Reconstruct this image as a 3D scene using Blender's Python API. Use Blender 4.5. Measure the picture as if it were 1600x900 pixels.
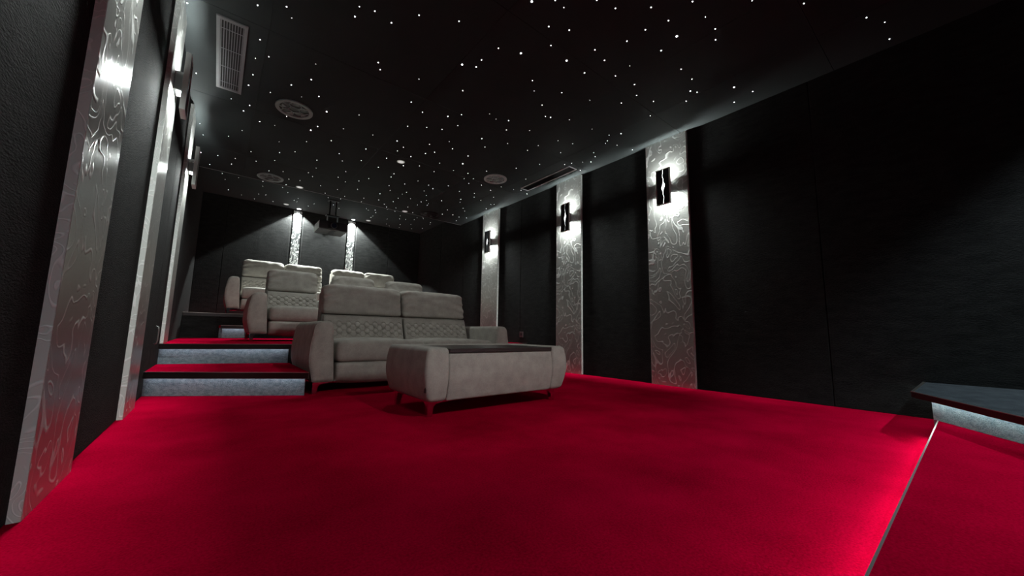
import bpy, bmesh, math, random
from mathutils import Vector, Matrix, noise
SC = bpy.context.scene
for o in list(bpy.data.objects): bpy.data.objects.remove(o)

# ------------------------------------------------------------------ camera
YAW, PITCH, ROLL, FPX = math.radians(38.647), math.radians(6.917), math.radians(1.048), 575.09
cam_d = bpy.data.cameras.new('camera')
cam_d.sensor_width = 36.0; cam_d.lens = FPX / 1600 * 36; cam_d.clip_start = 0.02
cam = bpy.data.objects.new('camera', cam_d); SC.collection.objects.link(cam)
fw = Vector((math.sin(YAW)*math.cos(PITCH), math.cos(YAW)*math.cos(PITCH), math.sin(PITCH)))
rt = Vector((math.cos(YAW), -math.sin(YAW), 0)); up = rt.cross(fw)
r2 = math.cos(ROLL)*rt + math.sin(ROLL)*up; u2 = -math.sin(ROLL)*rt + math.cos(ROLL)*up
cam.matrix_world = Matrix(((r2.x,u2.x,-fw.x,0),(r2.y,u2.y,-fw.y,0),(r2.z,u2.z,-fw.z,0.5),(0,0,0,1)))
SC.camera = cam

# ------------------------------------------------------------------ world, exposure, light levels
w = bpy.data.worlds.new('world'); SC.world = w; w.use_nodes = True
w.node_tree.nodes['Background'].inputs[0].default_value = (0, 0, 0, 1)
w.node_tree.nodes['Background'].inputs[1].default_value = 0.0
SC.view_settings.view_transform = 'Standard'; SC.view_settings.look = 'None'
SC.view_settings.exposure = 0.0; SC.view_settings.gamma = 1.0; SC.view_settings.use_curve_mapping = False
SC.cycles.max_bounces = 8; SC.cycles.diffuse_bounces = 5; SC.cycles.glossy_bounces = 4
SC.cycles.sample_clamp_indirect = 4.0
SCONCE_W = 19.0          # each lamp of a wall sconce
BACK_SPOT_W = 500.0       # the two spots over the engraved strips
FRONT_SPOT_W = 125.0
AIMED_FILL_W = 180.0          # unseen fill spot added to brighten the table and sofa fronts     # recessed downlights over the podium, behind the camera
MID_SPOT_W = 55.0
EDGE_SPOT_W = 30.0
LED = 8.0
LED_STAGE = 15.0
LED_PODIUM = 50.0               # led strips under the step nosings
STAR = 7.0

# ------------------------------------------------------------------ materials
def mat(name, col, rough=0.6, metal=0.0, emit=None, es=0.0, spec=0.5):
    m = bpy.data.materials.new(name); m.use_nodes = True
    b = m.node_tree.nodes['Principled BSDF']
    b.inputs['Base Color'].default_value = (*col, 1); b.inputs['Roughness'].default_value = rough
    b.inputs['Metallic'].default_value = metal; b.inputs['Specular IOR Level'].default_value = spec
    if emit: b.inputs['Emission Color'].default_value = (*emit, 1); b.inputs['Emission Strength'].default_value = es
    return m
def nd(m, t, **kw):
    n = m.node_tree.nodes.new(t)
    for k, v in kw.items():
        if hasattr(n, k): setattr(n, k, v)
        else: n.inputs[k].default_value = v
    return n
def ln(m, a, b): m.node_tree.links.new(a, b)
def coords(m, scale=(1,1,1)):
    tc = nd(m, 'ShaderNodeTexCoord'); mp = nd(m, 'ShaderNodeMapping'); mp.inputs['Scale'].default_value = scale
    ln(m, tc.outputs['Object'], mp.inputs['Vector']); return mp.outputs['Vector']
def ramp(m, src, stops):
    r = nd(m, 'ShaderNodeValToRGB'); e = r.color_ramp.elements
    while len(e) < len(stops): e.new(0.5)
    for i, (p, c) in enumerate(stops):
        e[i].position = p; e[i].color = (*c, 1) if len(c) == 3 else c
    ln(m, src, r.inputs[0]); return r.outputs[0]
def bump(m, src, strength, dist):
    b = nd(m, 'ShaderNodeBump'); b.inputs['Strength'].default_value = strength; b.inputs['Distance'].default_value = dist
    ln(m, src, b.inputs['Height']); ln(m, b.outputs[0], m.node_tree.nodes['Principled BSDF'].inputs['Normal']); return b

def fabric(name, c0, c1, scale, patch, bs=0.5, stretch=(1,1,1), rough=0.95, spec=0.1, dist=0.004, fine=0.35, sheen=0.0):
    m = mat(name, c0, rough, spec=spec); b = m.node_tree.nodes['Principled BSDF']
    v = coords(m, stretch)
    n1 = nd(m, 'ShaderNodeTexNoise', Scale=patch, Detail=4.0, Roughness=0.6); ln(m, v, n1.inputs['Vector'])
    n2 = nd(m, 'ShaderNodeTexNoise', Scale=scale, Detail=3.0, Roughness=0.7); ln(m, v, n2.inputs['Vector'])
    mx = nd(m, 'ShaderNodeMix', data_type='FLOAT'); mx.inputs[0].default_value = fine
    b.inputs['Sheen Weight'].default_value = sheen; b.inputs['Sheen Roughness'].default_value = 0.45
    ln(m, n1.outputs[0], mx.inputs[2]); ln(m, n2.outputs[0], mx.inputs[3])
    ln(m, ramp(m, mx.outputs[0], [(0.36, c0), (0.64, c1)]), b.inputs['Base Color'])
    bump(m, n2.outputs[0], bs, dist); return m

M = {}
M['carpet'] = fabric('red_carpet', (0.20,0.0003,0.011), (0.46,0.0009,0.027), 150, 2.1, 0.7, spec=0.0, fine=0.5)
M['riser'] = fabric('grey_riser_carpet', (0.14,0.19,0.22), (0.30,0.36,0.40), 130, 34, 0.9, (1,1,1.6), dist=0.008)
M['stage_top'] = fabric('charcoal_stage_carpet', (0.020,0.025,0.030), (0.045,0.053,0.061), 190, 9, 0.8, (1,1.6,1))
M['wall'] = fabric('black_wall_fabric', (0.0085,0.009,0.009), (0.020,0.0205,0.0202), 120, 16, 0.8, (0.5,0.5,1.6), dist=0.01, sheen=0.03, spec=0.05)
M['ceiling'] = fabric('black_ceiling', (0.021,0.0245,0.025), (0.025,0.029,0.0295), 60, 3, 0.1, rough=0.75, spec=0.12)
M['suede'] = fabric('grey_suede', (0.30,0.285,0.255), (0.42,0.40,0.36), 130, 11, 0.12, rough=0.75, spec=0.25)
M['suede_stitch'] = mat('pale_stitching', (0.5,0.47,0.42), 0.7)
M['chrome'] = mat('chrome', (0.75,0.75,0.76), 0.08, 1.0)
M['steel'] = mat('brushed_steel', (0.6,0.61,0.6), 0.3, 1.0)
M['satin'] = mat('satin_steel', (0.62,0.64,0.62), 0.4, 0.35)
M['dark_steel'] = mat('dark_steel', (0.16,0.16,0.16), 0.4, 0.8)
M['black'] = mat('black_plastic', (0.008,0.008,0.009), 0.35)
M['black_matte'] = mat('matte_black', (0.006,0.006,0.006), 0.8)
M['bracket'] = mat('bracket_grey', (0.22,0.22,0.22), 0.4, 0.7)
M['nosing'] = mat('dark_nosing', (0.012,0.009,0.009), 0.3)
M['nosing_edge'] = mat('nosing_metal', (0.5,0.47,0.44), 0.3, 1.0)
M['podium_edge'] = mat('podium_metal', (0.75,0.72,0.72), 0.35, 0.9)
M['vent'] = mat('grey_vent_paint', (0.16,0.16,0.165), 0.5)
M['vent_pale'] = mat('pale_vent_paint', (0.70,0.72,0.72), 0.5)
M['grille'] = mat('grille_grey', (0.26,0.33,0.33), 0.5)
M['grille_pale'] = mat('grille_pale_grey', (0.58,0.70,0.69), 0.5)
M['projector'] = mat('projector_shell', (0.022,0.022,0.025), 0.45)
M['projector_side'] = mat('projector_side_panel', (0.85,0.88,0.9), 0.5)
M['lens'] = mat('lens_glass', (0.01,0.02,0.05), 0.05)
M['socket'] = mat('socket_plate', (0.10,0.07,0.075), 0.4)
M['led'] = mat('led_strip', (0.9,0.9,0.9), 0.5, emit=(0.80,0.93,1.0), es=LED)
M['led_stage'] = mat('led_strip_bright', (0.9,0.9,0.9), 0.5, emit=(0.80,1.0,0.93), es=LED_STAGE)
M['led_podium'] = mat('led_strip_podium', (0.9,0.9,0.9), 0.5, emit=(0.95,0.97,1.0), es=LED_PODIUM)
M['star'] = mat('star_fibre', (0.9,0.9,0.9), 0.5, emit=(0.92,0.96,1.0), es=STAR)
M['star'].cycles.emission_sampling = 'NONE'
M['lamp'] = mat('lamp_lens', (0.9,0.9,0.9), 0.5, emit=(0.95,1.0,0.98), es=25)
M['diffuser'] = mat('lit_slit', (0.9,0.9,0.9), 0.5, emit=(0.93,1.0,0.98), es=4)
M['spot_dim'] = mat('frosted_downlight_lens', (0.7,0.7,0.7), 0.5, emit=(1,1,0.98), es=0.55)
M['spot_lit'] = mat('lit_downlight_lens', (0.9,0.9,0.9), 0.5, emit=(1,1,0.98), es=20)
def wood():
    m = mat('dark_walnut', (0.03,0.022,0.02), 0.32); b = m.node_tree.nodes['Principled BSDF']
    v = coords(m, (1.2, 14, 14)); n = nd(m, 'ShaderNodeTexNoise', Scale=6.0, Detail=5.0); ln(m, v, n.inputs['Vector'])
    ln(m, ramp(m, n.outputs[0], [(0.35,(0.018,0.011,0.011)), (0.65,(0.045,0.03,0.028))]), b.inputs['Base Color']); return m
M['wood'] = wood()
def engraved(name, scale, base, line, r0, r1, strength, wd, metal):
    """steel sheet with meandering engraved lines"""
    m = mat(name, base, r0, 1.0); b = m.node_tree.nodes['Principled BSDF']
    v = coords(m, (1, 1, 0.8))
    n = nd(m, 'ShaderNodeTexNoise', Scale=scale, Detail=1.2, Roughness=0.45, Distortion=1.3); ln(m, v, n.inputs['Vector'])
    k = nd(m, 'ShaderNodeMath', operation='MULTIPLY'); k.inputs[1].default_value = 7.0; ln(m, n.outputs[0], k.inputs[0])
    f = nd(m, 'ShaderNodeMath', operation='FRACT'); ln(m, k.outputs[0], f.inputs[0])
    s = nd(m, 'ShaderNodeMath', operation='SUBTRACT'); ln(m, f.outputs[0], s.inputs[0]); s.inputs[1].default_value = 0.5
    a = nd(m, 'ShaderNodeMath', operation='ABSOLUTE'); ln(m, s.outputs[0], a.inputs[0])
    mr = nd(m, 'ShaderNodeMapRange', interpolation_type='SMOOTHSTEP'); ln(m, a.outputs[0], mr.inputs[0])
    mr.inputs[1].default_value = wd*.2; mr.inputs[2].default_value = wd*1.6; mr.inputs[3].default_value = 1; mr.inputs[4].default_value = 0
    g = nd(m, 'ShaderNodeTexNoise', Scale=40.0, Detail=3.0); ln(m, coords(m, (3, 3, 0.15)), g.inputs['Vector'])
    rr = nd(m, 'ShaderNodeMapRange'); ln(m, mr.outputs[0], rr.inputs[0]); rr.inputs[3].default_value = r0; rr.inputs[4].default_value = r1
    gr = nd(m, 'ShaderNodeMath', operation='MULTIPLY_ADD'); ln(m, g.outputs[0], gr.inputs[0]); gr.inputs[1].default_value = 0.12; ln(m, rr.outputs[0], gr.inputs[2])
    ln(m, gr.outputs[0], b.inputs['Roughness'])
    ln(m, ramp(m, mr.outputs[0], [(0, base), (1, line)]), b.inputs['Base Color'])
    mt = nd(m, 'ShaderNodeMapRange'); ln(m, mr.outputs[0], mt.inputs[0]); mt.inputs[3].default_value = metal; mt.inputs[4].default_value = metal*.6
    ln(m, mt.outputs[0], b.inputs['Metallic'])
    bump(m, mr.outputs[0], strength, 0.004); return m
M['engraved'] = engraved('engraved_steel', 5.0, (0.50,0.50,0.475), (0.72,0.73,0.71), 0.27, 0.42, 0.28, 0.07, 0.74)
M['engraved_edge_lit'] = engraved('engraved_steel_edge_lit', 9.0, (0.62,0.65,0.62), (0.8,0.82,0.8), 0.5, 0.6, 0.3, 0.10, 0.1)  # paler than the faces: light falling on the sides put into the colour
M['engraved_fine'] = engraved('finely_engraved_steel', 8.0, (0.07,0.075,0.075), (0.62,0.64,0.62), 0.4, 0.6, 0.5, 0.16, 0.6)

# ------------------------------------------------------------------ mesh helpers
def obj(name, bm, m, parent=None, smooth=False, loc=None):
    bmesh.ops.recalc_face_normals(bm, faces=bm.faces[:])
    me = bpy.data.meshes.new(name); bm.to_mesh(me); bm.free()
    me.materials.append(M[m] if isinstance(m, str) else m)
    if smooth:
        for p in me.polygons: p.use_smooth = True
    return link(name, me, parent, loc)
def link(name, me, parent=None, loc=None):
    o = bpy.data.objects.new(name, me); SC.collection.objects.link(o)
    if parent: o.parent = parent
    if loc: o.location = loc
    return o
def thing(name, label, cat, loc=(0,0,0), rotz=0, group=None):
    o = bpy.data.objects.new(name, None); SC.collection.objects.link(o)
    o.empty_display_size = 0.1
    o.location = loc; o.rotation_euler = (0,0,rotz); tag(o, label, cat, group); return o
def tag(o, label, cat, group=None):
    o['label'] = label; o['category'] = cat
    if group: o['group'] = group
    return o
def struct(o): o['kind'] = 'structure'; return o
def add_box(bm, x0, x1, y0, y1, z0, z1, bev=0.0, seg=2):
    v = [bm.verts.new((x, y, z)) for z in (z0, z1) for x, y in ((x0,y0),(x1,y0),(x1,y1),(x0,y1))]
    fs = [bm.faces.new([v[i] for i in q]) for q in ((0,3,2,1),(4,5,6,7),(0,1,5,4),(1,2,6,5),(2,3,7,6),(3,0,4,7))]
    if bev:
        es = list({e for f in fs for e in f.edges})
        bmesh.ops.bevel(bm, geom=es, offset=bev, segments=seg, affect='EDGES', profile=0.5)
    return bm
def box(*a, **k): return add_box(bmesh.new(), *a, **k)
def add_prism(bm, poly, z0, z1):
    a = [bm.verts.new((x, y, z0)) for x, y in poly]; b = [bm.verts.new((x, y, z1)) for x, y in poly]
    n = len(poly)
    bm.faces.new(a[::-1]); bm.faces.new(b)
    for i in range(n): bm.faces.new((a[i], a[(i+1)%n], b[(i+1)%n], b[i]))
    return bm
def prism(*a): return add_prism(bmesh.new(), *a)
def strip_poly(a, b, d0, d1):
    """quad along the edge a-b, from offset d0 to d1 on its right-hand (outer) side"""
    a = Vector(a); b = Vector(b); t = (b-a).normalized(); n = Vector((t.y, -t.x))
    return [tuple(a+n*d0), tuple(a+n*d1), tuple(b+n*d1), tuple(b+n*d0)]
def add_tube(bm, pts, r, n=8):
    rings = []
    for i, p in enumerate(pts):
        p = Vector(p); a = Vector(pts[max(i-1,0)]); b = Vector(pts[min(i+1,len(pts)-1)])
        t = (b-a).normalized(); s = t.orthogonal().normalized() if i == 0 else (s - t*s.dot(t)).normalized(); u = t.cross(s)
        rings.append([bm.verts.new(p + r*(math.cos(k*2*math.pi/n)*s + math.sin(k*2*math.pi/n)*u)) for k in range(n)])
    for q, w_ in zip(rings, rings[1:]):
        for k in range(n): bm.faces.new((q[k], q[(k+1)%n], w_[(k+1)%n], w_[k]))
    bm.faces.new(rings[0][::-1]); bm.faces.new(rings[-1]); return bm
def add_disc(bm, c, r, h, n=24, axis='z'):
    """closed short cylinder from c, height h along the axis"""
    def P(a, k):
        x, y = r*math.cos(a), r*math.sin(a)
        d = {'z': (x, y, k), 'x': (k, x, y), 'y': (x, k, y)}[axis]; return Vector(c) + Vector(d)
    A = [bm.verts.new(P(i*2*math.pi/n, 0)) for i in range(n)]; B = [bm.verts.new(P(i*2*math.pi/n, h)) for i in range(n)]
    bm.faces.new(A[::-1]); bm.faces.new(B)
    for i in range(n): bm.faces.new((A[i], A[(i+1)%n], B[(i+1)%n], B[i]))
    return bm
def add_ring(bm, c, r0, r1, h, n=40):
    L = []
    for r, z in ((r0,0),(r1,0),(r1,h),(r0,h)):
        L.append([bm.verts.new((c[0]+r*math.cos(i*2*math.pi/n), c[1]+r*math.sin(i*2*math.pi/n), c[2]+z)) for i in range(n)])
    for q in range(4):
        A, B = L[q], L[(q+1)%4]
        for i in range(n): bm.faces.new((A[i], A[(i+1)%n], B[(i+1)%n], B[i]))
    return bm
def fillet(poly, radii, n=6):
    out = []; N = len(poly)
    for i in range(N):
        p = Vector(poly[i]); a = Vector(poly[i-1]); b = Vector(poly[(i+1)%N]); r = radii[i]
        if r <= 0: out.append(p); continue
        da = (a-p).normalized(); db = (b-p).normalized(); ang = da.angle(db)
        d = min(r/math.tan(ang/2), 0.49*(a-p).length, 0.49*(b-p).length)
        p0 = p+da*d; p1 = p+db*d
        for k in range(n+1):
            t = k/n; out.append((1-t)**2*p0 + 2*t*(1-t)*p + t*t*p1)
    return out
def loft(rings):
    bm = bmesh.new(); R = [[bm.verts.new(p) for p in r] for r in rings]; n = len(R[0])
    for a, b in zip(R, R[1:]):
        for k in range(n): bm.faces.new((a[k], a[(k+1)%n], b[(k+1)%n], b[k]))
    bm.faces.new(R[0][::-1]); bm.faces.new(R[-1]); return bm
def rbox(sx, sy, sz, r, n=(16,8,10), fn=None, c=(0,0,0)):
    """rounded box with an evenly gridded surface, centred on c; fn(u,v,w,p) may move each point (u,v,w in -1..1)"""
    bm = bmesh.new(); H = Vector((sx/2, sy/2, sz/2)); cache = {}
    def ticks(k, half):
        inner = max(half-r, 1e-4); m_ = 4
        t = [-half + r*(1-math.cos(i/m_*math.pi/2)) for i in range(m_)]
        t += [-inner + 2*inner*i/k for i in range(k+1)]
        t += [half - r*(1-math.cos(i/m_*math.pi/2)) for i in range(m_-1, -1, -1)]
        return t
    T = [ticks(n[0], H.x), ticks(n[1], H.y), ticks(n[2], H.z)]
    def V(i, j, k):
        key = (i, j, k)
        if key not in cache:
            p = Vector((T[0][i], T[1][j], T[2][k]))
            q = Vector([max(-(H[a]-r), min(H[a]-r, p[a])) for a in range(3)])
            d = p-q
            if d.length > 1e-9:
                m_ = max(abs(d.x), abs(d.y), abs(d.z)); p = q + d.normalized()*r if m_ > r*0.999 else q + d*(r/r)
            u = Vector((p.x/H.x, p.y/H.y, p.z/H.z))
            if fn: p = Vector(fn(u.x, u.y, u.z, p.copy()))
            cache[key] = bm.verts.new(p + Vector(c))
        return cache[key]
    X, Y, Z = len(T[0])-1, len(T[1])-1, len(T[2])-1
    for i in range(X):
        for j in range(Y):
            for k in (0, Z): bm.faces.new((V(i,j,k), V(i+1,j,k), V(i+1,j+1,k), V(i,j+1,k)))
    for i in range(X):
        for k in range(Z):
            for j in (0, Y): bm.faces.new((V(i,j,k), V(i+1,j,k), V(i+1,j,k+1), V(i,j,k+1)))
    for j in range(Y):
        for k in range(Z):
            for i in (0, X): bm.faces.new((V(i,j,k), V(i,j+1,k), V(i,j+1,k+1), V(i,j,k+1)))
    return bm

# ------------------------------------------------------------------ the room
XL, XR, YF, YB, ZC, ZB, YS = -0.365, 3.63, -1.7, 8.12, 2.60, 2.82, 6.20
PL, PR = -0.34, 3.60           # faces of the steel pilasters
T1, T2, T3, T4 = 0.175, 0.348, 0.528, 0.70
STAGE, POD = 0.229, 0.10

struct(obj('floor', prism([(XL-.1,YF-.1),(XR+.1,YF-.1),(XR+.1,YB+.1),(XL-.1,YB+.1)], -0.1, 0), 'carpet'))

def panel_wall(name, axis, face, out, spans, z0, z1, back0, back1):
    """fabric panels with thin open joints in front of a black backing"""
    bm = bmesh.new(); g = 0.0025
    def slab(a, b, f0, f1, z0, z1, bev=0):
        lo, hi = min(f0, f1), max(f0, f1)
        add_box(bm, *((lo, hi, a, b) if axis == 'x' else (a, b, lo, hi)), z0, z1, bev)
    for a, b in spans: slab(a+g, b-g, face, face+out*0.03, z0, z1, 0.004)
    slab(back0, back1, face+out*0.028, face+out*0.12, z0-.05, z1+.05)
    return struct(obj(name, bm, 'wall'))
def chain(*v): return list(zip(v, v[1:]))
panel_wall('wall_right', 'x', XR, 1, chain(YF, -0.60, 0.69, 1.915, 3.31, 4.33, 5.135, 6.07, 7.0, YB), 0, ZB, YF-.1, YB+.1)
panel_wall('wall_left', 'x', XL, -1, chain(YF, -0.2, 0.9, 1.77, 3.07, 3.95, 4.57, 5.7, 6.8, YB), 0, ZB, YF-.1, YB+.1)
panel_wall('wall_back', 'y', YB, 1, [(XL,-0.01),(-0.01,0.97),(1.18,1.98),(2.19,2.9),(2.9,XR)], 0, ZB, XL-.1, XR+.1)
panel_wall('wall_front', 'y', YF, -1, chain(XL, 0.6, 1.63, 2.6, XR), 0, ZC, XL-.1, XR+.1)

bm = bmesh.new()
ys = [YF, -0.70, 0.52, 1.74, 2.952, 4.18, 5.40, YS]
xs = [XL, 0.113, 1.315, 2.52, 3.11, XR]
for i, (a, b) in enumerate(zip(ys, ys[1:])):
    for c, d in zip(xs, xs[1:]): add_box(bm, c+.0012, d-.0012, a+.0015, b-.0015, ZC, ZC+.012)
add_box(bm, XL-.1, XR+.1, YF-.1, YS-.002, ZC+.012, ZC+.3)
add_box(bm, XL-.1, XR+.1, YS-.02, YB+.1, ZB, ZB+.2)
struct(obj('ceiling', bm, 'ceiling'))
tr = obj('trim_1', box(XL, XR, YS-.004, YS+.002, ZC-.004, ZC+.008), 'vent'); struct(tr)

# carpeted seating tiers ------------------------------------------------
def tier(name, label_parts, poly, z0, z1, edges, leds, riser_faces):
    """body with red top; nosing + led strip along the listed front edges (a, b); grey carpet riser under it"""
    root = bpy.data.objects.new(name, None); SC.collection.objects.link(root); struct(root)
    obj('tread', prism(poly, z1-.034, z1), 'carpet', root)
    if label_parts: obj('core', prism(label_parts, z0+.0005, z1-.034), 'black_matte', root)
    for a, b in edges:
        bm = prism(strip_poly(a, b, 0.0, 0.012), z1-.045, z1-.002)
        obj('nosing', bm, 'nosing', root)
        obj('nosing_trim', prism(strip_poly(a, b, 0.0, 0.015), z1-.002, z1+.002), 'nosing_edge', root)
    for a, b, m_ in riser_faces:
        obj('riser', prism(strip_poly(a, b, -0.004, 0.006), z0+.0005, z1-.0345), m_, root)
    for a, b in leds:
        obj('led_strip', prism(strip_poly(a, b, 0.034, 0.044), z1-.0415, z1-.0345), 'led', root)
    return root
a1, b1 = (XL+.002, 3.715), (0.584, 3.150)
a1r, b1r = (XL+.002, 3.772), (0.572, 3.214)
tier('step_1', [a1r, b1r, (.572,4.10), (XL+.002,4.40)], [a1, b1, (.584,4.118), (XL+.002,4.43)], 0, T1, [(a1, b1)], [(a1r, b1r)], [(a1r, b1r, 'riser')])
a2, b2 = (XL+.002, 4.44), (0.60, 4.165)
a2r, b2r = (XL+.002, 4.495), (0.585, 4.225)
top2 = [a2, b2, (XR-.002,4.165), (XR-.002,6.79), (XL+.002,6.79)]
core2 = [a2r, b2r, (XR-.002,4.225), (XR-.002,6.79), (XL+.002,6.79)]
tier('seating_tier_1', core2, top2, 0, T2, [(a2, b2), (b2, (XR-.002,4.165))], [(a2r, b2r)], [(a2r, b2r, 'riser')])
s3 = [(.045,6.785), (.065,6.70), (.36,6.69), (.36,6.785)]
s3c = [(.055,6.785), (.09,6.745), (.35,6.735), (.35,6.785)]
tier('step_2', s3c, s3, T2, T3, [(s3[1], s3[2])], [(s3c[1], s3c[2])], [(s3c[0], s3c[1], 'riser'), (s3c[1], s3c[2], 'riser')])
e4 = [(XL+.002,6.80), (.045,6.80), (.045,6.765), (XR-.002,6.765)]
tier('seating_tier_2', [(XL+.002,6.80),(XR-.002,6.80),(XR-.002,YB-.002),(XL+.002,YB-.002)], e4 + [(XR-.002,YB-.002),(XL+.002,YB-.002)], T2, T4,
     [(e4[0], e4[1]), (e4[2], e4[3])], [], [(e4[0], (XR-.002,6.80), 'wall')])

# podium and stage wing --------------------------------------------------
pod = bpy.data.objects.new('podium', None); SC.collection.objects.link(pod); struct(pod)
pa, pb = (XR-.002, 0.146), (XL+.002, 0.146)
obj('tread', prism([(XL+.002,YF+.002),(XR-.002,YF+.002),pa,pb], POD-.03, POD), 'carpet', pod)
obj('core', prism([(XL+.002,YF+.002),(XR-.002,YF+.002),(XR-.002,.10),(XL+.002,.10)], .0005, POD-.03), 'black_matte', pod)
obj('nosing', prism(strip_poly(pa, pb, 0, .0045), POD-.032, POD+.001), 'podium_edge', pod)
obj('riser', prism(strip_poly((XR-.002,.10), (XL+.002,.10), -.004, .006), .0005, POD-.031), 'riser', pod)
obj('led_strip', prism(strip_poly((XR-.002,.10), (XL+.002,.10), .026, .036), POD-.037, POD-.031), 'led_podium', pod)
stg = bpy.data.objects.new('stage', None); SC.collection.objects.link(stg); struct(stg)
sl = [(XR-.002,.222), (2.905,.222), (2.24,-.135), (1.75,-.60), (1.62,YF+.002), (XR-.002,YF+.002)]
rs = [(XR-.002,.160), (2.895,.160), (2.40,-.175), (1.86,-.66), (1.74,YF+.002), (XR-.002,YF+.002)]
obj('tread', prism(sl, STAGE-.026, STAGE), 'stage_top', stg)
obj('core', prism([(XR-.004,.150)] + [(x+.010, y-.014) for x, y in rs[1:5]] + [rs[5]], POD+.0005, STAGE-.026), 'black_matte', stg)
for q, t in ((0,1),(1,2),(2,3),(3,4)):
    obj('nosing', prism(strip_poly(sl[q], sl[t], 0, .012), STAGE-.028, STAGE-.001), 'nosing', stg)
    obj('nosing_trim', prism(strip_poly(sl[q], sl[t], 0, .0125), STAGE-.001, STAGE+.0015), 'nosing_edge', stg)
    if q: obj('riser', prism(strip_poly(rs[q], rs[t], -.008, .004), POD+.0005, STAGE-.027), 'riser', stg)
obj('riser', prism(strip_poly(rs[0], rs[1], -.008, .004), .0005, STAGE-.027), 'riser', stg)
for q, t in ((0,1),(1,2),(2,3)):
    obj('led_strip', prism(strip_poly(rs[q], rs[t], .026, .036), STAGE-.034, STAGE-.027), 'led_stage', stg)

# ------------------------------------------------------------------ steel pilasters and their sconces
def area(name, parent, loc, rot, sx, sy, power, col=(0.93,1.0,0.97), spread=math.pi):
    l = bpy.data.lights.new(name, 'AREA'); l.shape = 'RECTANGLE'; l.size = sx; l.size_y = sy; l.energy = power; l.color = col; l.spread = spread
    o = bpy.data.objects.new(name, l); SC.collection.objects.link(o); o.parent = parent; o.location = loc; o.rotation_euler = rot; return o
def spot(name, parent, loc, power, ang, blend, col=(0.93,1.0,0.97), r=0.03, rot=(0,0,0)):
    l = bpy.data.lights.new(name, 'SPOT'); l.energy = power; l.spot_size = math.radians(ang); l.spot_blend = blend; l.color = col; l.shadow_soft_size = r
    o = bpy.data.objects.new(name, l); SC.collection.objects.link(o); o.parent = parent; o.location = loc; o.rotation_euler = rot; return o

def pilaster(label, side, y0, y1, z0):
    s = 1 if side == 'left' else -1
    X = PL if side == 'left' else PR
    wall = XL if side == 'left' else XR
    lo, hi = min(X, wall)-0.0, max(X, wall)
    W = y1-y0
    o = obj('steel_pilaster', box(-abs(hi-lo)+.0008, 0, -W/2+.002, W/2-.002, 0, ZC-z0-.001), 'engraved', None, loc=(X, (y0+y1)/2, z0))
    for e in (-1, 1): obj('side_return', box(-abs(hi-lo)+.001, -.0006, e*W/2-.0019, e*W/2+.0019, 0, ZC-z0-.0012), 'engraved_edge_lit', o)
    if side == 'right': o.rotation_euler = (0, 0, math.pi)
    return tag(o, label, 'pilaster', 'steel pilasters along the side walls')

def crack(z, h):
    """half width and centre of the lit slit in a sconce's faceplate, at height z from its middle"""
    t = abs(z)/(h/2)
    half = 0.0030 + 0.0150*math.exp(-(t/0.20)**2)
    return half, 0.0045*math.sin(z*38)+0.002*math.sin(z*95)
SME = {}
def sconce(label, side, yc, zc=2.05):
    """local +x points from the pilaster into the room"""
    X = PL if side == 'left' else PR
    t = thing('wall_sconce', label, 'wall lamp', (X, yc, zc), 0 if side == 'left' else math.pi, 'wall sconces on the steel pilasters')
    H, Wd, D = 0.385, 0.142, 0.062
    if not SME:
        b = box(0.0005, D-.004, -.052, .052, -.062, .062, .004); o = obj('bracket', b, 'bracket', t); SME['bracket'] = o.data
        bm = bmesh.new()
        for s in (-1, 1):
            add_box(bm, D-.020, D+.008, s*Wd/2-.005, s*Wd/2+.005, -H/2, H/2, .001, 1)
            add_box(bm, D-.020, D+.008, -Wd/2+.004, Wd/2-.004, s*(H/2-.004)-.004, s*(H/2-.004)+.004, .001, 1)
        SME['frame'] = obj('frame', bm, 'satin', t).data
        for s in (-1, 1):
            pts = []
            N = 40
            for i in range(N+1):
                z = -H/2+.008 + (H-.016)*i/N; hw, c = crack(z, H); pts.append((c + s*hw, z))
            outer = [(s*(Wd/2-.004), H/2-.008), (s*(Wd/2-.004), -H/2+.008)]
            poly = pts + outer
            bm = bmesh.new()
            A = [bm.verts.new((D-.002, y, z)) for y, z in poly]; B = [bm.verts.new((D+.004, y, z)) for y, z in poly]
            n = len(poly)
            bm.faces.new(A); bm.faces.new(B[::-1])
            for i in range(n): bm.faces.new((A[i], A[(i+1)%n], B[(i+1)%n], B[i]))
            SME['face%d' % s] = obj('faceplate', bm, 'black', t).data
        SME['slit'] = obj('slit_diffuser', box(D-.0035, D-.0022, -.024, .024, -H/2+.01, H/2-.01), 'diffuser', t).data
        for s in (-1, 1):
            SME['lens%d' % s] = obj('lamp_lens', box(.014, .046, -.035, .035, s*.0635-.0012, s*.0635+.0012), 'lamp', t).data
    else:
        for nm, k in (('bracket','bracket'),('frame','frame'),('faceplate','face-1'),('faceplate','face1'),('slit_diffuser','slit'),('lamp_lens','lens-1'),('lamp_lens','lens1')):
            link(nm, SME[k], t)
    area('sconce_lamp_up', t, (.030, 0, .068), (math.pi, 0, 0), .03, .07, SCONCE_W)
    area('sconce_lamp_down', t, (.030, 0, -.068), (0, 0, 0), .03, .07, SCONCE_W*1.25)
    return t

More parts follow.
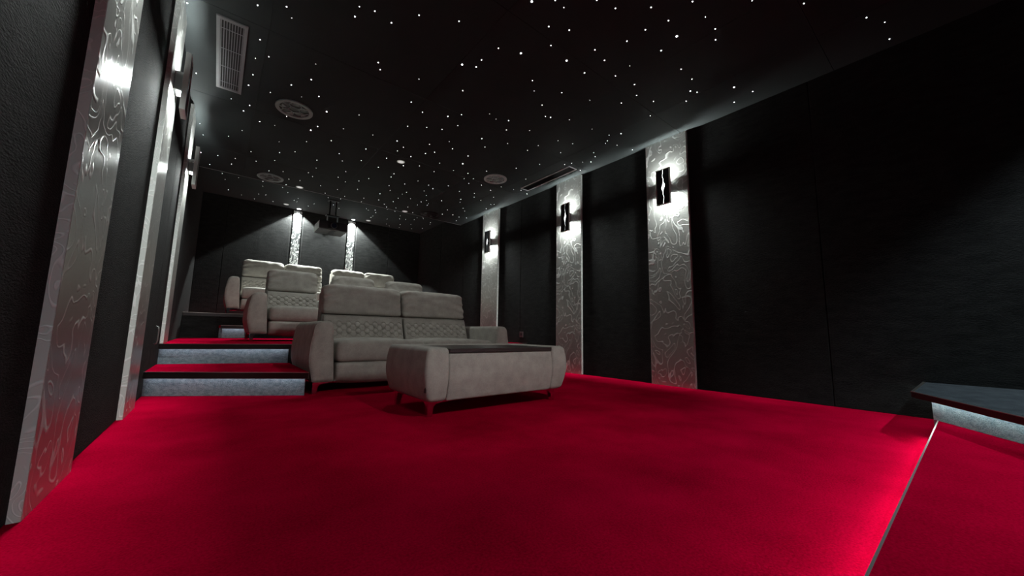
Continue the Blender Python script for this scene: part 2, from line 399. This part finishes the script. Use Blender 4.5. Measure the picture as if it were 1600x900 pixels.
pilaster('brushed steel pilaster on the left wall in front of the carpeted steps, nearest the camera', 'left', 1.556, 1.977, 0.0005)
pilaster('brushed steel pilaster on the left wall whose foot meets the lowest carpeted step', 'left', 2.885, 3.262, 0.0005)
pilaster('steel pilaster on the left wall standing on the red tread above both steps', 'left', 4.46, 4.84, T2+.003)
pilaster('wide engraved steel pilaster on the right wall, nearest to the dark stage', 'right', 1.69, 2.14, 0.0005)
pilaster('engraved steel pilaster on the right wall seen just past the low table', 'right', 3.09, 3.53, 0.0005)
pilaster('engraved steel pilaster on the right wall, farthest back behind the front sofa', 'right', 4.90, 5.37, T2+.003)
sconce('black and steel wall lamp high on the left pilaster nearest the camera', 'left', 1.767)
sconce('wall lamp glowing on the left pilaster whose foot meets the lowest carpeted step', 'left', 3.073)
sconce('wall lamp with a starry glow on the farthest left pilaster, near the back wall', 'left', 4.65)
sconce('black wall lamp with a jagged lit slit on the right pilaster nearest the stage', 'right', 1.915)
sconce('black wall lamp with a lit slit on the right pilaster past the low table', 'right', 3.31)
sconce('smallest-looking wall lamp, on the right pilaster farthest back', 'right', 5.135)

for x0, x1, lb in ((1.005, 1.145, 'narrow engraved steel strip on the back wall to the left of the projector'), (2.015, 2.155, 'narrow engraved steel strip on the back wall to the right of the projector')):
    o = obj('engraved_strip', box(-(x1-x0)/2, (x1-x0)/2, -.012, .012, 0, ZB-.02-T4-.003, .001, 1), 'engraved_fine', None, loc=((x0+x1)/2, YB+.014, T4+.003))
    tag(o, lb, 'wall strip', 'engraved strips on the back wall')

# ------------------------------------------------------------------ ceiling fittings
def downlight(label, x, y, z, lit, watts=0, ang=110, blend=0.25, r=0.042, col=(0.93,1.0,0.97)):
    t = thing('recessed_downlight', label, 'downlight', (x, y, z), 0, 'recessed ceiling downlights')
    bm = add_ring(bmesh.new(), (0,0,-.006), r*.86, r*1.12, .0055, 28); obj('rim', bm, 'steel', t)
    obj('lens', add_disc(bmesh.new(), (0,0,-.004), r*.86, .0035), 'spot_lit' if lit else 'spot_dim', t)
    if watts: spot('downlight_lamp', t, (0,0,-.012), watts, ang, blend, col)
    return t
downlight('round pale downlight in the middle of the starry ceiling, between the front speakers', 1.63, 4.31, ZC, False, MID_SPOT_W, 135, .6)
downlight('round pale downlight on the ceiling edge above the left aisle side of the back row', .80, 6.12, ZC, False, EDGE_SPOT_W, 120, .6)
downlight('round pale downlight on the ceiling edge beside the dark rear speaker', 2.44, 6.13, ZC, False, EDGE_SPOT_W, 120, .6)
downlight('round pale downlight just left of the lit left strip on the back wall', .84, 7.89, ZB, False, EDGE_SPOT_W*.3, 120, .6)
downlight('round pale downlight just right of the lit right strip on the back wall', 2.35, 7.89, ZB, False, EDGE_SPOT_W*.3, 120, .6)
downlight('bright downlight right above the engraved strip left of the projector', 1.075, 8.035, ZB, True, BACK_SPOT_W, 104, .12, .036)
downlight('bright downlight right above the engraved strip right of the projector', 2.085, 8.035, ZB, True, BACK_SPOT_W, 104, .12, .036)
FRONT_COL = (.80,.95,1.0)
for x, lb in ((3.0,'stage side'), (1.63,'middle'), (0.0,'left aisle side')):
    downlight('ceiling downlight over the podium, ' + lb, x, -1.15, ZC, True, FRONT_SPOT_W*(.75 if x == 0 else 2.1 if x == 3 else .65), 146 if x == 0 else 100, .6 if x == 0 else .45, col=FRONT_COL)
t = downlight('added unseen fill light over the podium, turned towards the seats', 1.63, -.75, ZC, True)  # added fitting, out of view, that fills light onto the table and sofas
_d = Vector((1.45, 3.3, .2)) - Vector((1.63, -.75, ZC))
_l = spot('downlight_lamp', t, (0,0,-.014), AIMED_FILL_W, 62, .75, col=(1.0,.96,.93)); _l.rotation_euler = _d.to_track_quat('-Z', 'Y').to_euler()

def speaker(label, x, y, ring, rot):
    t = thing('ceiling_speaker', label, 'speaker', (x, y, ZC), rot, 'round speakers in the ceiling')
    R_ = .157
    obj('cone', add_disc(bmesh.new(), (0,0,-.0035), R_*.83, .003, 36), 'black', t)
    obj('rim', add_ring(bmesh.new(), (0,0,-.012), R_*.80, R_, .0118, 48), ring, t)
    bm = bmesh.new(); P5 = [(R_*.34*math.cos(i*2*math.pi/5), R_*.34*math.sin(i*2*math.pi/5)) for i in range(5)]
    def bar(a, b, wd):
        a = Vector(a); b = Vector(b); d = (b-a).normalized(); n = Vector((-d.y, d.x))*wd/2
        add_prism(bm, [tuple(a-n), tuple(b-n), tuple(b+n), tuple(a+n)], -.011, -.006)
    for i in range(5):
        bar(P5[i], P5[(i+1)%5], .007)
        o = Vector(P5[i]); bar(o, o.normalized()*R_*.58, .007)
        for s in (-1, 1):
            an = i*2*math.pi/5 + s*.36; bar(o.normalized()*R_*.58, (R_*.82*math.cos(an), R_*.82*math.sin(an)), .007)
    obj('grille', bm, ring, t)
    for i, (r0, r1, da) in enumerate(((.45,.75,.3),(.36,.78,1.5),(.40,.70,2.9))):
        obj('tweeter_plate', prism([(R_*r0*math.cos(da), R_*r0*math.sin(da)), (R_*r1*math.cos(da-.28), R_*r1*math.sin(da-.28)), (R_*r1*math.cos(da+.3), R_*r1*math.sin(da+.3))], -.0085, -.0055), 'grille', t)
    return t
speaker('round ceiling speaker with a grey web grille, beside the louvred vent on the left', .41, 3.92, 'grille', .3)
speaker('round ceiling speaker above the left of the back rows, by the ceiling edge', .42, 5.985, 'grille', 1.2)
speaker('round ceiling speaker with a pale rim near the slot vent on the right', 2.83, 3.95, 'grille_pale', .8)
speaker('dark round ceiling speaker at the rear right by the ceiling edge', 2.845, 5.985, 'black', .5)

t = thing('air_vent', 'long grey louvred air vent in the ceiling along the left wall', 'air vent', (-.091, 3.49, ZC))
Lx, Ly = .0885, .478
bm = bmesh.new(); fwid = .022
add_box(bm, -Lx, -Lx+fwid, -Ly, Ly, -.012, -.0005, .0015, 1); add_box(bm, Lx-fwid, Lx, -Ly, Ly, -.012, -.0005, .0015, 1)
add_box(bm, -Lx+fwid, Lx-fwid, -Ly, -Ly+.028, -.012, -.0005, .0015, 1); add_box(bm, -Lx+fwid, Lx-fwid, Ly-.028, Ly, -.012, -.0005, .0015, 1)
obj('frame', bm, 'vent', t)
obj('duct', box(-Lx+.02, Lx-.02, -Ly+.02, Ly-.02, -.0015, -.0004), 'black_matte', t)
for i in range(9):
    x = -Lx+fwid+.004 + i*(2*Lx-2*fwid-.008)/8
    obj('louvre', box(x-.0022, x+.0022, -Ly+.028, Ly-.028, -.010, -.0018), 'vent', t)
for i in range(4):
    y = -Ly+.12 + i*.24; obj('cross_bar', box(-Lx+fwid, Lx-fwid, y-.0025, y+.0025, -.0075, -.0045), 'vent', t)
t = thing('air_vent', 'black slot air vent with a pale frame in the ceiling along the right wall', 'air vent', (3.37, 3.49, ZC))
Lx, Ly = .070, .475; bm = bmesh.new(); fwid = .010
add_box(bm, -Lx, -Lx+fwid, -Ly, Ly, -.012, -.0005, .0015, 1); add_box(bm, Lx-fwid, Lx, -Ly, Ly, -.012, -.0005, .0015, 1)
add_box(bm, -Lx+fwid, Lx-fwid, -Ly, -Ly+fwid, -.012, -.0005, .0015, 1); add_box(bm, -Lx+fwid, Lx-fwid, Ly-fwid, Ly, -.012, -.0005, .0015, 1)
obj('frame', bm, 'vent_pale', t)
obj('duct', box(-Lx+.009, Lx-.009, -Ly+.009, Ly-.009, -.0015, -.0004), 'black_matte', t)
for i in range(6):
    x = -Lx+.022 + i*(2*Lx-.044)/5; obj('louvre', box(x-.002, x+.002, -Ly+fwid, Ly-fwid, -.009, -.0018), 'black', t)

# star points
bm = bmesh.new(); bmesh.ops.create_icosphere(bm, subdivisions=1, radius=1)
sm = bpy.data.meshes.new('star_point'); bm.to_mesh(sm); bm.free(); sm.materials.append(M['star'])
STARS = [
(0.03,2.76),(0.18,2.65),(0.22,2.73),(0.55,2.44),(0.07,3.10),(0.06,3.35),(0.14,3.26),(0.44,3.11),(0.06,3.59),(0.45,3.34),
(0.33,3.53),(0.04,3.78),(0.20,3.77),(-0.31,3.88),(0.55,2.34),(0.64,2.31),(0.76,2.33),(0.88,2.15),(1.11,2.02),(0.82,2.77),
(0.86,2.84),(1.15,2.74),(1.34,2.36,1),(1.43,2.22),(1.44,2.31),(1.46,2.04),(1.62,1.97,1),(1.51,2.63),(1.39,1.59,1),(1.50,1.49),
(1.58,1.49),(1.70,1.32),(1.84,1.28),(2.01,1.13),(2.19,1.11),(1.61,1.66),(1.74,1.59),(2.14,1.25),(2.36,1.14,1),(2.13,1.39),
(1.74,1.77),(2.02,1.59),(2.40,1.28),(1.94,1.80,1),(2.16,1.61),(2.36,1.52),(2.70,1.28),(2.15,1.80),(2.37,1.66),(1.89,2.14),
(2.58,1.62),(1.99,2.23),(2.19,2.09),(2.17,0.94),(2.45,0.70),(2.72,0.50),(2.35,0.94),(2.50,0.94),(2.60,0.98),(2.88,1.28),
(3.02,1.36),(3.08,1.33),(3.13,1.45),(3.25,1.10,1),(3.43,1.02),(3.47,1.18),(3.52,0.20),(3.30,0.20),(3.16,0.27),(-0.07,4.12),
(0.07,4.13),(0.03,4.28),(0.43,3.66),(0.55,3.55),(0.66,3.76,1),(0.37,4.11),(0.17,4.40),(0.30,4.38),(0.61,4.24,1),(0.65,4.11),
(0.87,3.98),(0.04,4.73),(-0.07,4.98),(0.38,4.75),(0.62,4.54),(0.83,4.33),(0.15,5.25),(0.42,5.05),(0.56,4.90),(0.98,4.60),
(0.01,5.60),(-0.02,5.83),(0.22,5.52),(0.40,5.33),(0.81,4.97),(0.85,5.23),(1.06,4.78),(1.18,5.08),(-0.24,6.04),(-0.32,5.68),
(-0.16,5.65),(-0.12,6.94),(-0.08,7.20),(0.08,6.97),(0.38,5.75),(0.53,5.65),(0.63,5.89),(0.76,5.84),(0.80,5.46),(0.87,5.56),
(1.15,5.35),(1.03,5.85),(-0.31,4.86),(-0.29,5.13),(0.39,6.89),(0.41,7.13),(0.63,6.15),(1.27,5.45),(1.23,3.08),(1.38,3.16),
(1.60,3.06),(1.69,2.95),(1.89,2.76),(1.99,2.79),(2.10,2.73),(1.37,3.49),(1.53,3.38),(1.67,3.31),(1.76,3.14),(2.19,2.88),
(1.15,3.90),(0.92,3.61),(1.40,3.85),(1.51,3.94),(1.71,3.68),(1.85,3.48),(2.09,3.19),(2.22,3.32),(2.37,3.09),(1.19,4.27),
(1.49,4.07),(1.77,3.91),(1.84,3.81),(1.96,3.60),(1.67,4.10),(1.46,4.34),(1.24,4.61),(2.19,3.63),(1.70,4.40),(1.86,4.27),
(2.02,4.03),(2.25,3.85,1),(1.47,4.66),(1.70,4.72),(1.71,4.85),(1.49,5.11),(2.08,4.30),(2.26,4.10),(2.60,3.83),(2.45,4.05),
(2.84,3.51),(2.50,4.23),(2.60,4.15),(2.05,4.73),(1.95,4.96),(2.23,4.77),(1.80,5.17),(2.46,4.60),(2.64,4.33),(2.81,4.26),
(1.41,5.29),(2.18,2.33),(2.46,2.00),(2.71,1.84),(2.72,1.69),(2.91,1.64),(2.33,2.44),(2.38,2.42),(2.55,2.33),(3.09,1.78),
(2.38,2.73),(2.85,2.29),(3.08,2.25),(3.15,2.15),(2.75,2.68),(2.92,2.62),(3.16,2.33),(3.19,2.38),(2.66,2.90),(3.32,2.32),
(2.64,3.06),(2.97,2.85),(3.26,2.60),(3.35,2.65),(2.99,3.23),(3.35,2.84),(3.42,2.77),(3.27,2.95),(3.23,3.03),(3.15,3.68),
(3.50,3.01),(3.54,2.27),(0.67,6.97),(0.77,7.17),(1.26,5.84),(1.49,5.63),(1.15,6.13),(1.36,6.97),(1.42,6.07),(1.55,6.89),
(1.70,6.15),(1.68,5.95),(0.96,7.39),(0.92,7.55),(0.97,7.60),(1.18,7.72),(1.24,7.51),(1.53,7.32),(1.66,7.46),(1.88,5.34),
(1.81,5.58),(1.89,5.87),(2.03,6.01),(2.11,6.12),(2.40,6.89),(2.34,4.85),(2.28,5.02),(2.10,5.25),(2.08,5.37),(2.10,5.58),
(2.10,5.79),(2.26,5.47),(2.45,5.49),(2.39,5.17),(2.49,5.37),(2.58,5.49),(2.60,5.57),(2.47,5.67),(2.39,5.88),(2.25,6.06),
(2.55,6.91),(2.07,7.12),(2.13,7.20),(2.29,7.24),(2.23,7.10),(2.32,7.50),(2.32,7.63),(2.58,6.11),(2.74,7.11),(2.81,7.32),
(2.92,7.27),(2.62,7.52),(2.73,7.88),(2.83,7.97),(2.98,7.71),(3.05,7.95),(3.07,7.18),(3.05,6.99),(3.13,6.90),(3.17,6.95),
(3.15,7.53),(3.31,7.86),(3.48,7.66),(3.41,7.11),(3.47,7.26),(3.02,5.83),(2.97,5.55),(2.68,5.22),(3.06,4.12),(3.02,4.33),
(3.22,4.53),(3.26,4.08),(3.36,4.03),(3.52,4.08),(2.69,4.68),(2.88,4.95),(2.94,5.08),(2.91,4.60),(2.99,4.73),(3.15,4.78),
(3.38,4.83),(3.42,4.79),(3.44,5.05),(3.13,5.29),(3.23,5.41),(3.18,5.73),(3.33,5.77),(3.46,5.72),(3.41,6.00),(-0.33,3.04),
(0.16,7.87),(0.39,7.61),(0.49,7.57),(0.35,7.96),(0.63,7.88),(-0.03,7.72)
]
random.seed(5)
for s in STARS:
    zz = ZC if s[1] < YS else ZB
    o = link('star_light', sm, None, (s[0], s[1], zz-.001))
    r = .0075 if len(s) > 2 else random.choice((.0032,.0042,.0042,.0050))*(1 if s[1] < 4.5 else .88)
    o.scale = (r, r, r*.6)
    tag(o, 'tiny white star light set in the black ceiling', 'star light', 'star points of the black ceiling')

# projector --------------------------------------------------------------
t = thing('projector', 'black projector hung from the ceiling between the two lit strips of the back wall', 'projector', (1.485, 6.95, 2.24))
def taper(u, v, w_, p):
    p.x *= 1.0; p.z += 0.0; return p
obj('body', rbox(.46, .44, .160, .016, (6,6,3), None, (0,.22,.082)), 'projector', t, True)
obj('side_panel', box(-.2325,-.2295,.03,.41,.016,.146,.001,1), 'projector_side', t)
bm = box(-.09,.09,-.016,-.0005,.02,.145,.004); obj('lens_bezel', bm, 'black', t)
obj('lens', add_disc(bmesh.new(), (0.0,-.045,.082), .042, .03, 32, 'y'), 'lens', t)
bm = add_disc(bmesh.new(), (0,-.030,.082), .052, .014, 32, 'y'); obj('lens_ring', bm, 'dark_steel', t)
obj('intake_panel', box(-.03,.05,.04,.40,-.0025,.0012), 'black', t)
bm = bmesh.new()
for x in (-.085,.085): add_box(bm, x-.008, x+.008, .12, .15, .155, .30)
obj('mount_bracket', bm, 'steel', t)
bm = add_tube(bmesh.new(), [(-.05,.16,.30),(-.05,.16,.578)], .014, 12); add_tube(bm, [(.05,.16,.30),(.05,.16,.578)], .014, 12)
add_box(bm, -.11,.11,.11,.21,.288,.302)
add_box(bm, -.09,.09,.10,.22,.572,.579)
obj('ceiling_mount', bm, 'black', t)

# small fittings on the side walls -----------------------------------------
t = thing('wall_socket', 'small dark power socket low on the right wall behind the front sofa', 'socket', (XR-.001, 4.285, .435))
obj('plate', box(-.010, 0, -.040, .040, 0, .082, .003), 'socket', t)
obj('insert', add_disc(bmesh.new(), (-.0125,0,.041), .020, .004, 24, 'x'), 'black', t)
t = thing('pull_handle', 'thin grey pull handle on the black left wall between two steel pilasters', 'handle', (XL+.001, 4.02, .36))
obj('grip', add_tube(bmesh.new(), [(.002,0,0),(.018,0,.006),(.022,0,.03),(.022,0,.11),(.018,0,.134),(.002,0,.14)], .005), 'steel', t, True)

# ------------------------------------------------------------------ cinema sofas
AH = .565     # arm height
DEP = .93
def arm_mesh(wd, kind):
    """front face at y=0; outer side at x=0 for a left arm; kind: left, right or middle"""
    zb = .082
    if kind == 'middle': P = [(wd-.004,zb),(.004,zb),(0,.25),(.0,.36),(.020,AH),(wd-.020,AH),(wd,.36),(wd,.25)]; R_ = [.03,.03,.2,.2,.05,.05,.2,.2]
    else: P = [(wd,zb),(.030,zb),(-.012,.24),(-.008,.38),(.022,AH),(wd-.038,AH)]; R_ = [.02,.03,.25,.25,.07,.04]
    q = fillet(P, R_, 7)
    if kind == 'right': q = [Vector((wd-p.x, p.y)) for p in q]
    cx = wd/2; cz = (zb+AH)/2; hx = wd/2; hz = (AH-zb)/2
    rings = []
    for y, ins in ((0,.030),(.004,.016),(.014,.006),(.03,.001),(.05,0),(.25,-.002),(.5,0),(DEP-.10,0),(DEP-.04,.004),(DEP-.01,.02),(DEP,.04)):
        rr = []
        for p in q:
            zt = cz + (p.y-cz)*(1-ins/hz)
            xx = cx + (p.x-cx)*(1-ins/hx)
            if zt < .2 and y < .2: yy = y + .03*((.2-zt)/.12)**2*max(0, 1-y/.2)
            else: yy = y
            rr.append((xx, yy, zt))
        rings.append(rr)
    return loft(rings), [(cx+(p.x-cx)*(1-.005/hx), .016+.0275*(max(0, .2-p.y)/.12)**2, cz+(p.y-cz)*(1-.005/hz)) for p in q]
def seat_bm(wd):
    def fn(u, v, w_, p):
        if w_ > 0: p.z += .022*(1-u*u)*(1-.45*v*v)*w_
        if v < -.5: p.y -= .012*(1-u*u)*(-v-.5)*2*(1-abs(w_))
        p.z += .004*noise.noise(Vector((p.x*5, p.y*5, wd)))
        return p
    return rbox(wd-.010, .60, .175, .045, (14,12,4), fn, (wd/2, .315, .3225))
def foot_bm(wd):
    def fn(u, v, w_, p):
        if w_ < 0 and v < 0: p.y += .075*w_*w_
        p.z -= .018*(1-u*u)*max(0,-w_)
        if v < -.5: p.y -= .010*(1-u*u)*(1-w_*w_)
        return p
    return rbox(wd-.012, .34, .165, .028, (14,8,8), fn, (wd/2, .185, .152))
def shell_bm(wd):
    def fn(u, v, w_, p):
        p.y += .030*w_; p.x *= 1.0-.012*(w_+1); return p
    return rbox(wd-.004, .15, .80, .035, (8,3,12), fn, (wd/2, .825, .48))
def head_bm(wd, seed):
    def fn(u, v, w_, p):
        e = abs(u)
        p.z -= .016*max(0, e-.80)/.2*max(0, w_) 
        p.y += .035*w_
        if v < 0:
            p.y -= .018*(1-u*u)*(1-w_*w_)
            wr = math.sin(w_*11 + u*5*(1 if u > 0 else -1) + seed + 2.2*noise.noise(Vector((u*2, w_*2, seed))))
            p.y += .010*wr*max(0, e-.62)/.38*(1 if e < .985 else .4)
            p.y += .009*noise.noise(Vector((u*3.2, w_*2.4, seed+7)))
            p.y += .006*math.sin(w_*4+u*2.0+seed)*max(0, .6-e)
        if w_ > .5: p.z += .005*noise.noise(Vector((u*4, v*2, seed))) + .006*(1-u*u)
        return p
    return rbox(wd-.012, .165, .295, .038, (40,5,26), fn, (wd/2, .735, .795))
def quilt_bm(wd):
    """front cushion with two and a half rows of quilted rings, standing between seat and headrest"""
    bm = bmesh.new(); NX, NZ = int(wd*310), 76
    ww = wd-.016; hh = .255; z0 = .385; pitch = ww/round(ww/.087); rows = (.166, .106, .046)
    def front(i, k):
        u = -1+2*i/NX; v = k/NZ; x = u*ww/2; z = v*hh
        er = .022
        dx = max(0, abs(x)-(ww/2-er)); dz = max(0, z-(hh-er)); d = math.hypot(dx, dz)
        sink = er-math.sqrt(max(0, er*er-min(d, er)**2))
        bul = .020*(1-u*u)
        h = 0
        if abs(x) < ww/2-.012:
            fade = min(1, (ww/2-.012-abs(x))/.02)
            for n_, zc in enumerate(rows):
                c = .5+.5*math.cos(2*math.pi*x/pitch)
                dx_ = abs(x-round(x/pitch)*pitch); a = .0035 + math.sqrt(max(0, .0245**2-dx_*dx_))
                for s in ((1,-1) if n_ < 2 else (1,)):
                    dd = abs(z-(zc+s*a))/.0046
                    if dd < 4: h -= .0095*math.exp(-dd*dd)*fade
                if n_ < 2:
                    rr = math.hypot((x-round(x/pitch)*pitch), z-zc)
                    h += .010*max(0, 1-(rr/.026)**2)*fade
        y = .515 + .40*z + sink - bul - h
        cut = 0.0
        return Vector((x + wd/2, y, z0+z))
    F = [[bm.verts.new(front(i, k)) for k in range(NZ+1)] for i in range(NX+1)]
    for i in range(NX):
        for k in range(NZ): bm.faces.new((F[i][k], F[i+1][k], F[i+1][k+1], F[i][k+1]))
    B = [[bm.verts.new((F[i][k].co.x, .72, F[i][k].co.z)) for k in (0, NZ)] for i in (0, NX)]
    def fan(loop): bm.faces.new(loop)
    fan([F[i][0] for i in range(NX+1)] + [B[1][0], B[0][0]])
    fan([F[i][NZ] for i in range(NX, -1, -1)] + [B[0][1], B[1][1]])
    fan([F[0][k] for k in range(NZ+1)] + [B[0][1], B[0][0]])
    fan([F[NX][k] for k in range(NZ, -1, -1)] + [B[1][0], B[1][1]])
    fan([B[0][0], B[0][1], B[1][1], B[1][0]])
    return bm
def blade_leg_bm(h, dx, dy):
    """flat tapered metal foot with a plate running inwards along +x*dx"""
    bm = bmesh.new()
    def sl(z, w0, t): return [(0, 0, z), (dx*w0, 0, z), (dx*w0, dy*t, z), (0, dy*t, z)]
    bm2 = loft([sl(0, .030, .030), sl(h*.60, .036, .034), sl(h*.80, .050, .04), sl(h-.008, .10, .05), sl(h-.006, .17, .06), sl(h, .17, .06)])
    bm.free(); return bm2
CACHE = {}
def cached(key, builder, name, m, parent, loc, smooth=True):
    if key not in CACHE:
        o = obj(name, builder(), m, parent, smooth, loc); CACHE[key] = o.data; return o
    return link(name, CACHE[key], parent, loc)
def sofa(name, label, cat, loc, segs, group, button=False):
    t = thing(name, label, cat, loc, 0, group); x = 0
    for i, (k, wd) in enumerate(segs):
        if k in ('arm', 'shared'):
            kind = 'middle' if k == 'shared' else ('left' if i == 0 else 'right')
            key = ('arm', kind, wd)
            bm, outline = arm_mesh(wd, kind)
            if key in CACHE: bm.free(); a = link('armrest', CACHE[key], t, (x, 0, 0))
            else: a = obj('armrest', bm, 'suede', t, True, (x, 0, 0)); CACHE[key] = a.data
            pk = ('piping', kind, wd)
            if pk in CACHE: link('piping', CACHE[pk], a)
            else:
                pb = add_tube(bmesh.new(), outline + [outline[0]], .0022, 5); CACHE[pk] = obj('piping', pb, 'suede', a, True).data
            if button and i == 0:
                b = obj('control_button', rbox(.008, .030, .044, .0035, (2,4,4), None, (.018, .105, .485)), 'black', a, True)
                obj('chrome_button', add_disc(bmesh.new(), (.011,.105,.493), .006, .004, 14, 'x'), 'chrome', b)
        else:
            cached(('seat', wd), lambda: seat_bm(wd), 'seat_cushion', 'suede', t, (x, 0, 0))
            cached(('foot', wd), lambda: foot_bm(wd), 'footrest', 'suede', t, (x, 0, 0))
            cached(('shell', wd), lambda: shell_bm(wd), 'backrest', 'suede', t, (x, 0, 0))
            cached(('quilt', wd), lambda: quilt_bm(wd), 'quilted_cushion', 'suede', t, (x, 0, 0))
            cached(('head', wd, i), lambda: head_bm(wd, i*1.7), 'headrest', 'suede', t, (x, 0, 0))
        x += wd
    for px, dx in ((.035, 1), (x-.035, -1)):
        for py, dy in ((.035, 1), (DEP-.05, -1)):
            cached(('leg', dx, dy), lambda: blade_leg_bm(.086, dx, dy), 'leg', 'chrome', t, (px, py, .001), False)
    return t
G1 = 'grey suede cinema seats'
sofa('recliner_sofa', 'two-seat grey suede sofa on the red floor right behind the low table', 'sofa', (.594, 3.20, 0),
     [('arm',.187),('seat',.780),('seat',.780),('arm',.187)], G1, True)
sofa('recliner_armchair', 'grey suede recliner at the aisle end of the middle row, left arm in full view', 'armchair', (.285, 5.15, T2+.002), [('arm',.20),('seat',.615),('shared',.186)], G1)
def modular(label, cat, loc, segs):   # units that share the armrest of the unit before them
    return sofa('recliner_armchair' if len(segs) == 2 else 'recliner_sofa', label + '', cat, loc, segs, G1)
modular('middle-row grey recliner showing only its headrest over the left half of the front sofa', 'armchair', (1.293, 5.15, T2+.002), [('seat',.615),('shared',.186)])
modular('middle-row grey recliner showing only its headrest over the right half of the front sofa', 'armchair', (2.101, 5.15, T2+.002), [('seat',.615),('arm',.20)])
sofa('recliner_sofa', 'back-row grey sofa on the highest tier, partly hidden by the aisle recliner', 'sofa', (.078, 6.86, T4+.002), [('arm',.187),('seat',.608),('seat',.608),('shared',.156)], G1)
modular('back-row grey sofa whose two headrests show below the projector and right wall strip', 'sofa', (1.645, 6.86, T4+.002), [('seat',.608),('seat',.608),('arm',.187)])

# ------------------------------------------------------------------ low table
TX, TY, TW, TD = .972, 1.965, 1.122, .62
t = thing('low_table', 'low grey suede table with a dark wooden top, in front of the sofa', 'table', (TX, TY, 0))
def bulge(z): return .020*math.sin(max(0, min(1, (z-.09)/.315))*math.pi)
def end_bm(mirror):
    """padded end block with a barrel-shaped outer side"""
    EW = .135
    def fn(u, v, w_, p):
        b = .022*(1-w_*w_)
        if u < 0: p.x -= b*(-u)
        p.y += (-.018*(1-w_*w_) if v < 0 else .014*(1-w_*w_))*abs(v)
        p.x += .014*max(0,-w_)*(1 if u < 0 else 0)
        if v < 0: p.y += .016*max(0,-w_)
        return p
    bm = rbox(EW, TD, .315, .026, (6,16,12), fn, (EW/2, TD/2, .2475))
    if mirror:
        for v_ in bm.verts: v_.co.x = TW - v_.co.x
    return bm
e1 = obj('end_panel', end_bm(False), 'suede', t, True)
obj('stitching', add_tube(bmesh.new(), [(.017, .006-bulge(z)*.75+(.016*max(0,-((z-.2475)/.1575))), z) for z in [.115+.27*i/14 for i in range(15)]], .0022, 5), 'suede_stitch', e1, True)
obj('end_panel', end_bm(True), 'suede', t, True)
def midfn(u, v, w_, p):
    if v < 0: p.y += -.018*(1-w_*w_) + .016*max(0,-w_)
    return p
obj('body', rbox(TW-.266, TD-.012, .282, .012, (20,10,10), midfn, (TW/2, TD/2+.002, .2315)), 'suede', t, True)
obj('back_rim', rbox(TW-.268, .075, .060, .018, (14,4,3), None, (TW/2, TD-.045, .375)), 'suede', t, True)
obj('wooden_top', box(.136, TW-.136, .000, TD-.085, .3735, .398, .002, 1), 'wood', t)
for px, dx in ((.040, 1), (TW-.040, -1)):
    for py, dy in ((.070, 1), (TD-.045, -1)):
        cached(('leg', dx, dy), lambda: blade_leg_bm(.086, dx, dy), 'leg', 'chrome', t, (px, py, .0015), False)
tg = obj('fabric_tag', box(-.004, .001, .0, .016, .150, .196), 'black', t, loc=(-.006, .008, 0))
tg['label'] = 'small black fabric tag in the seam'
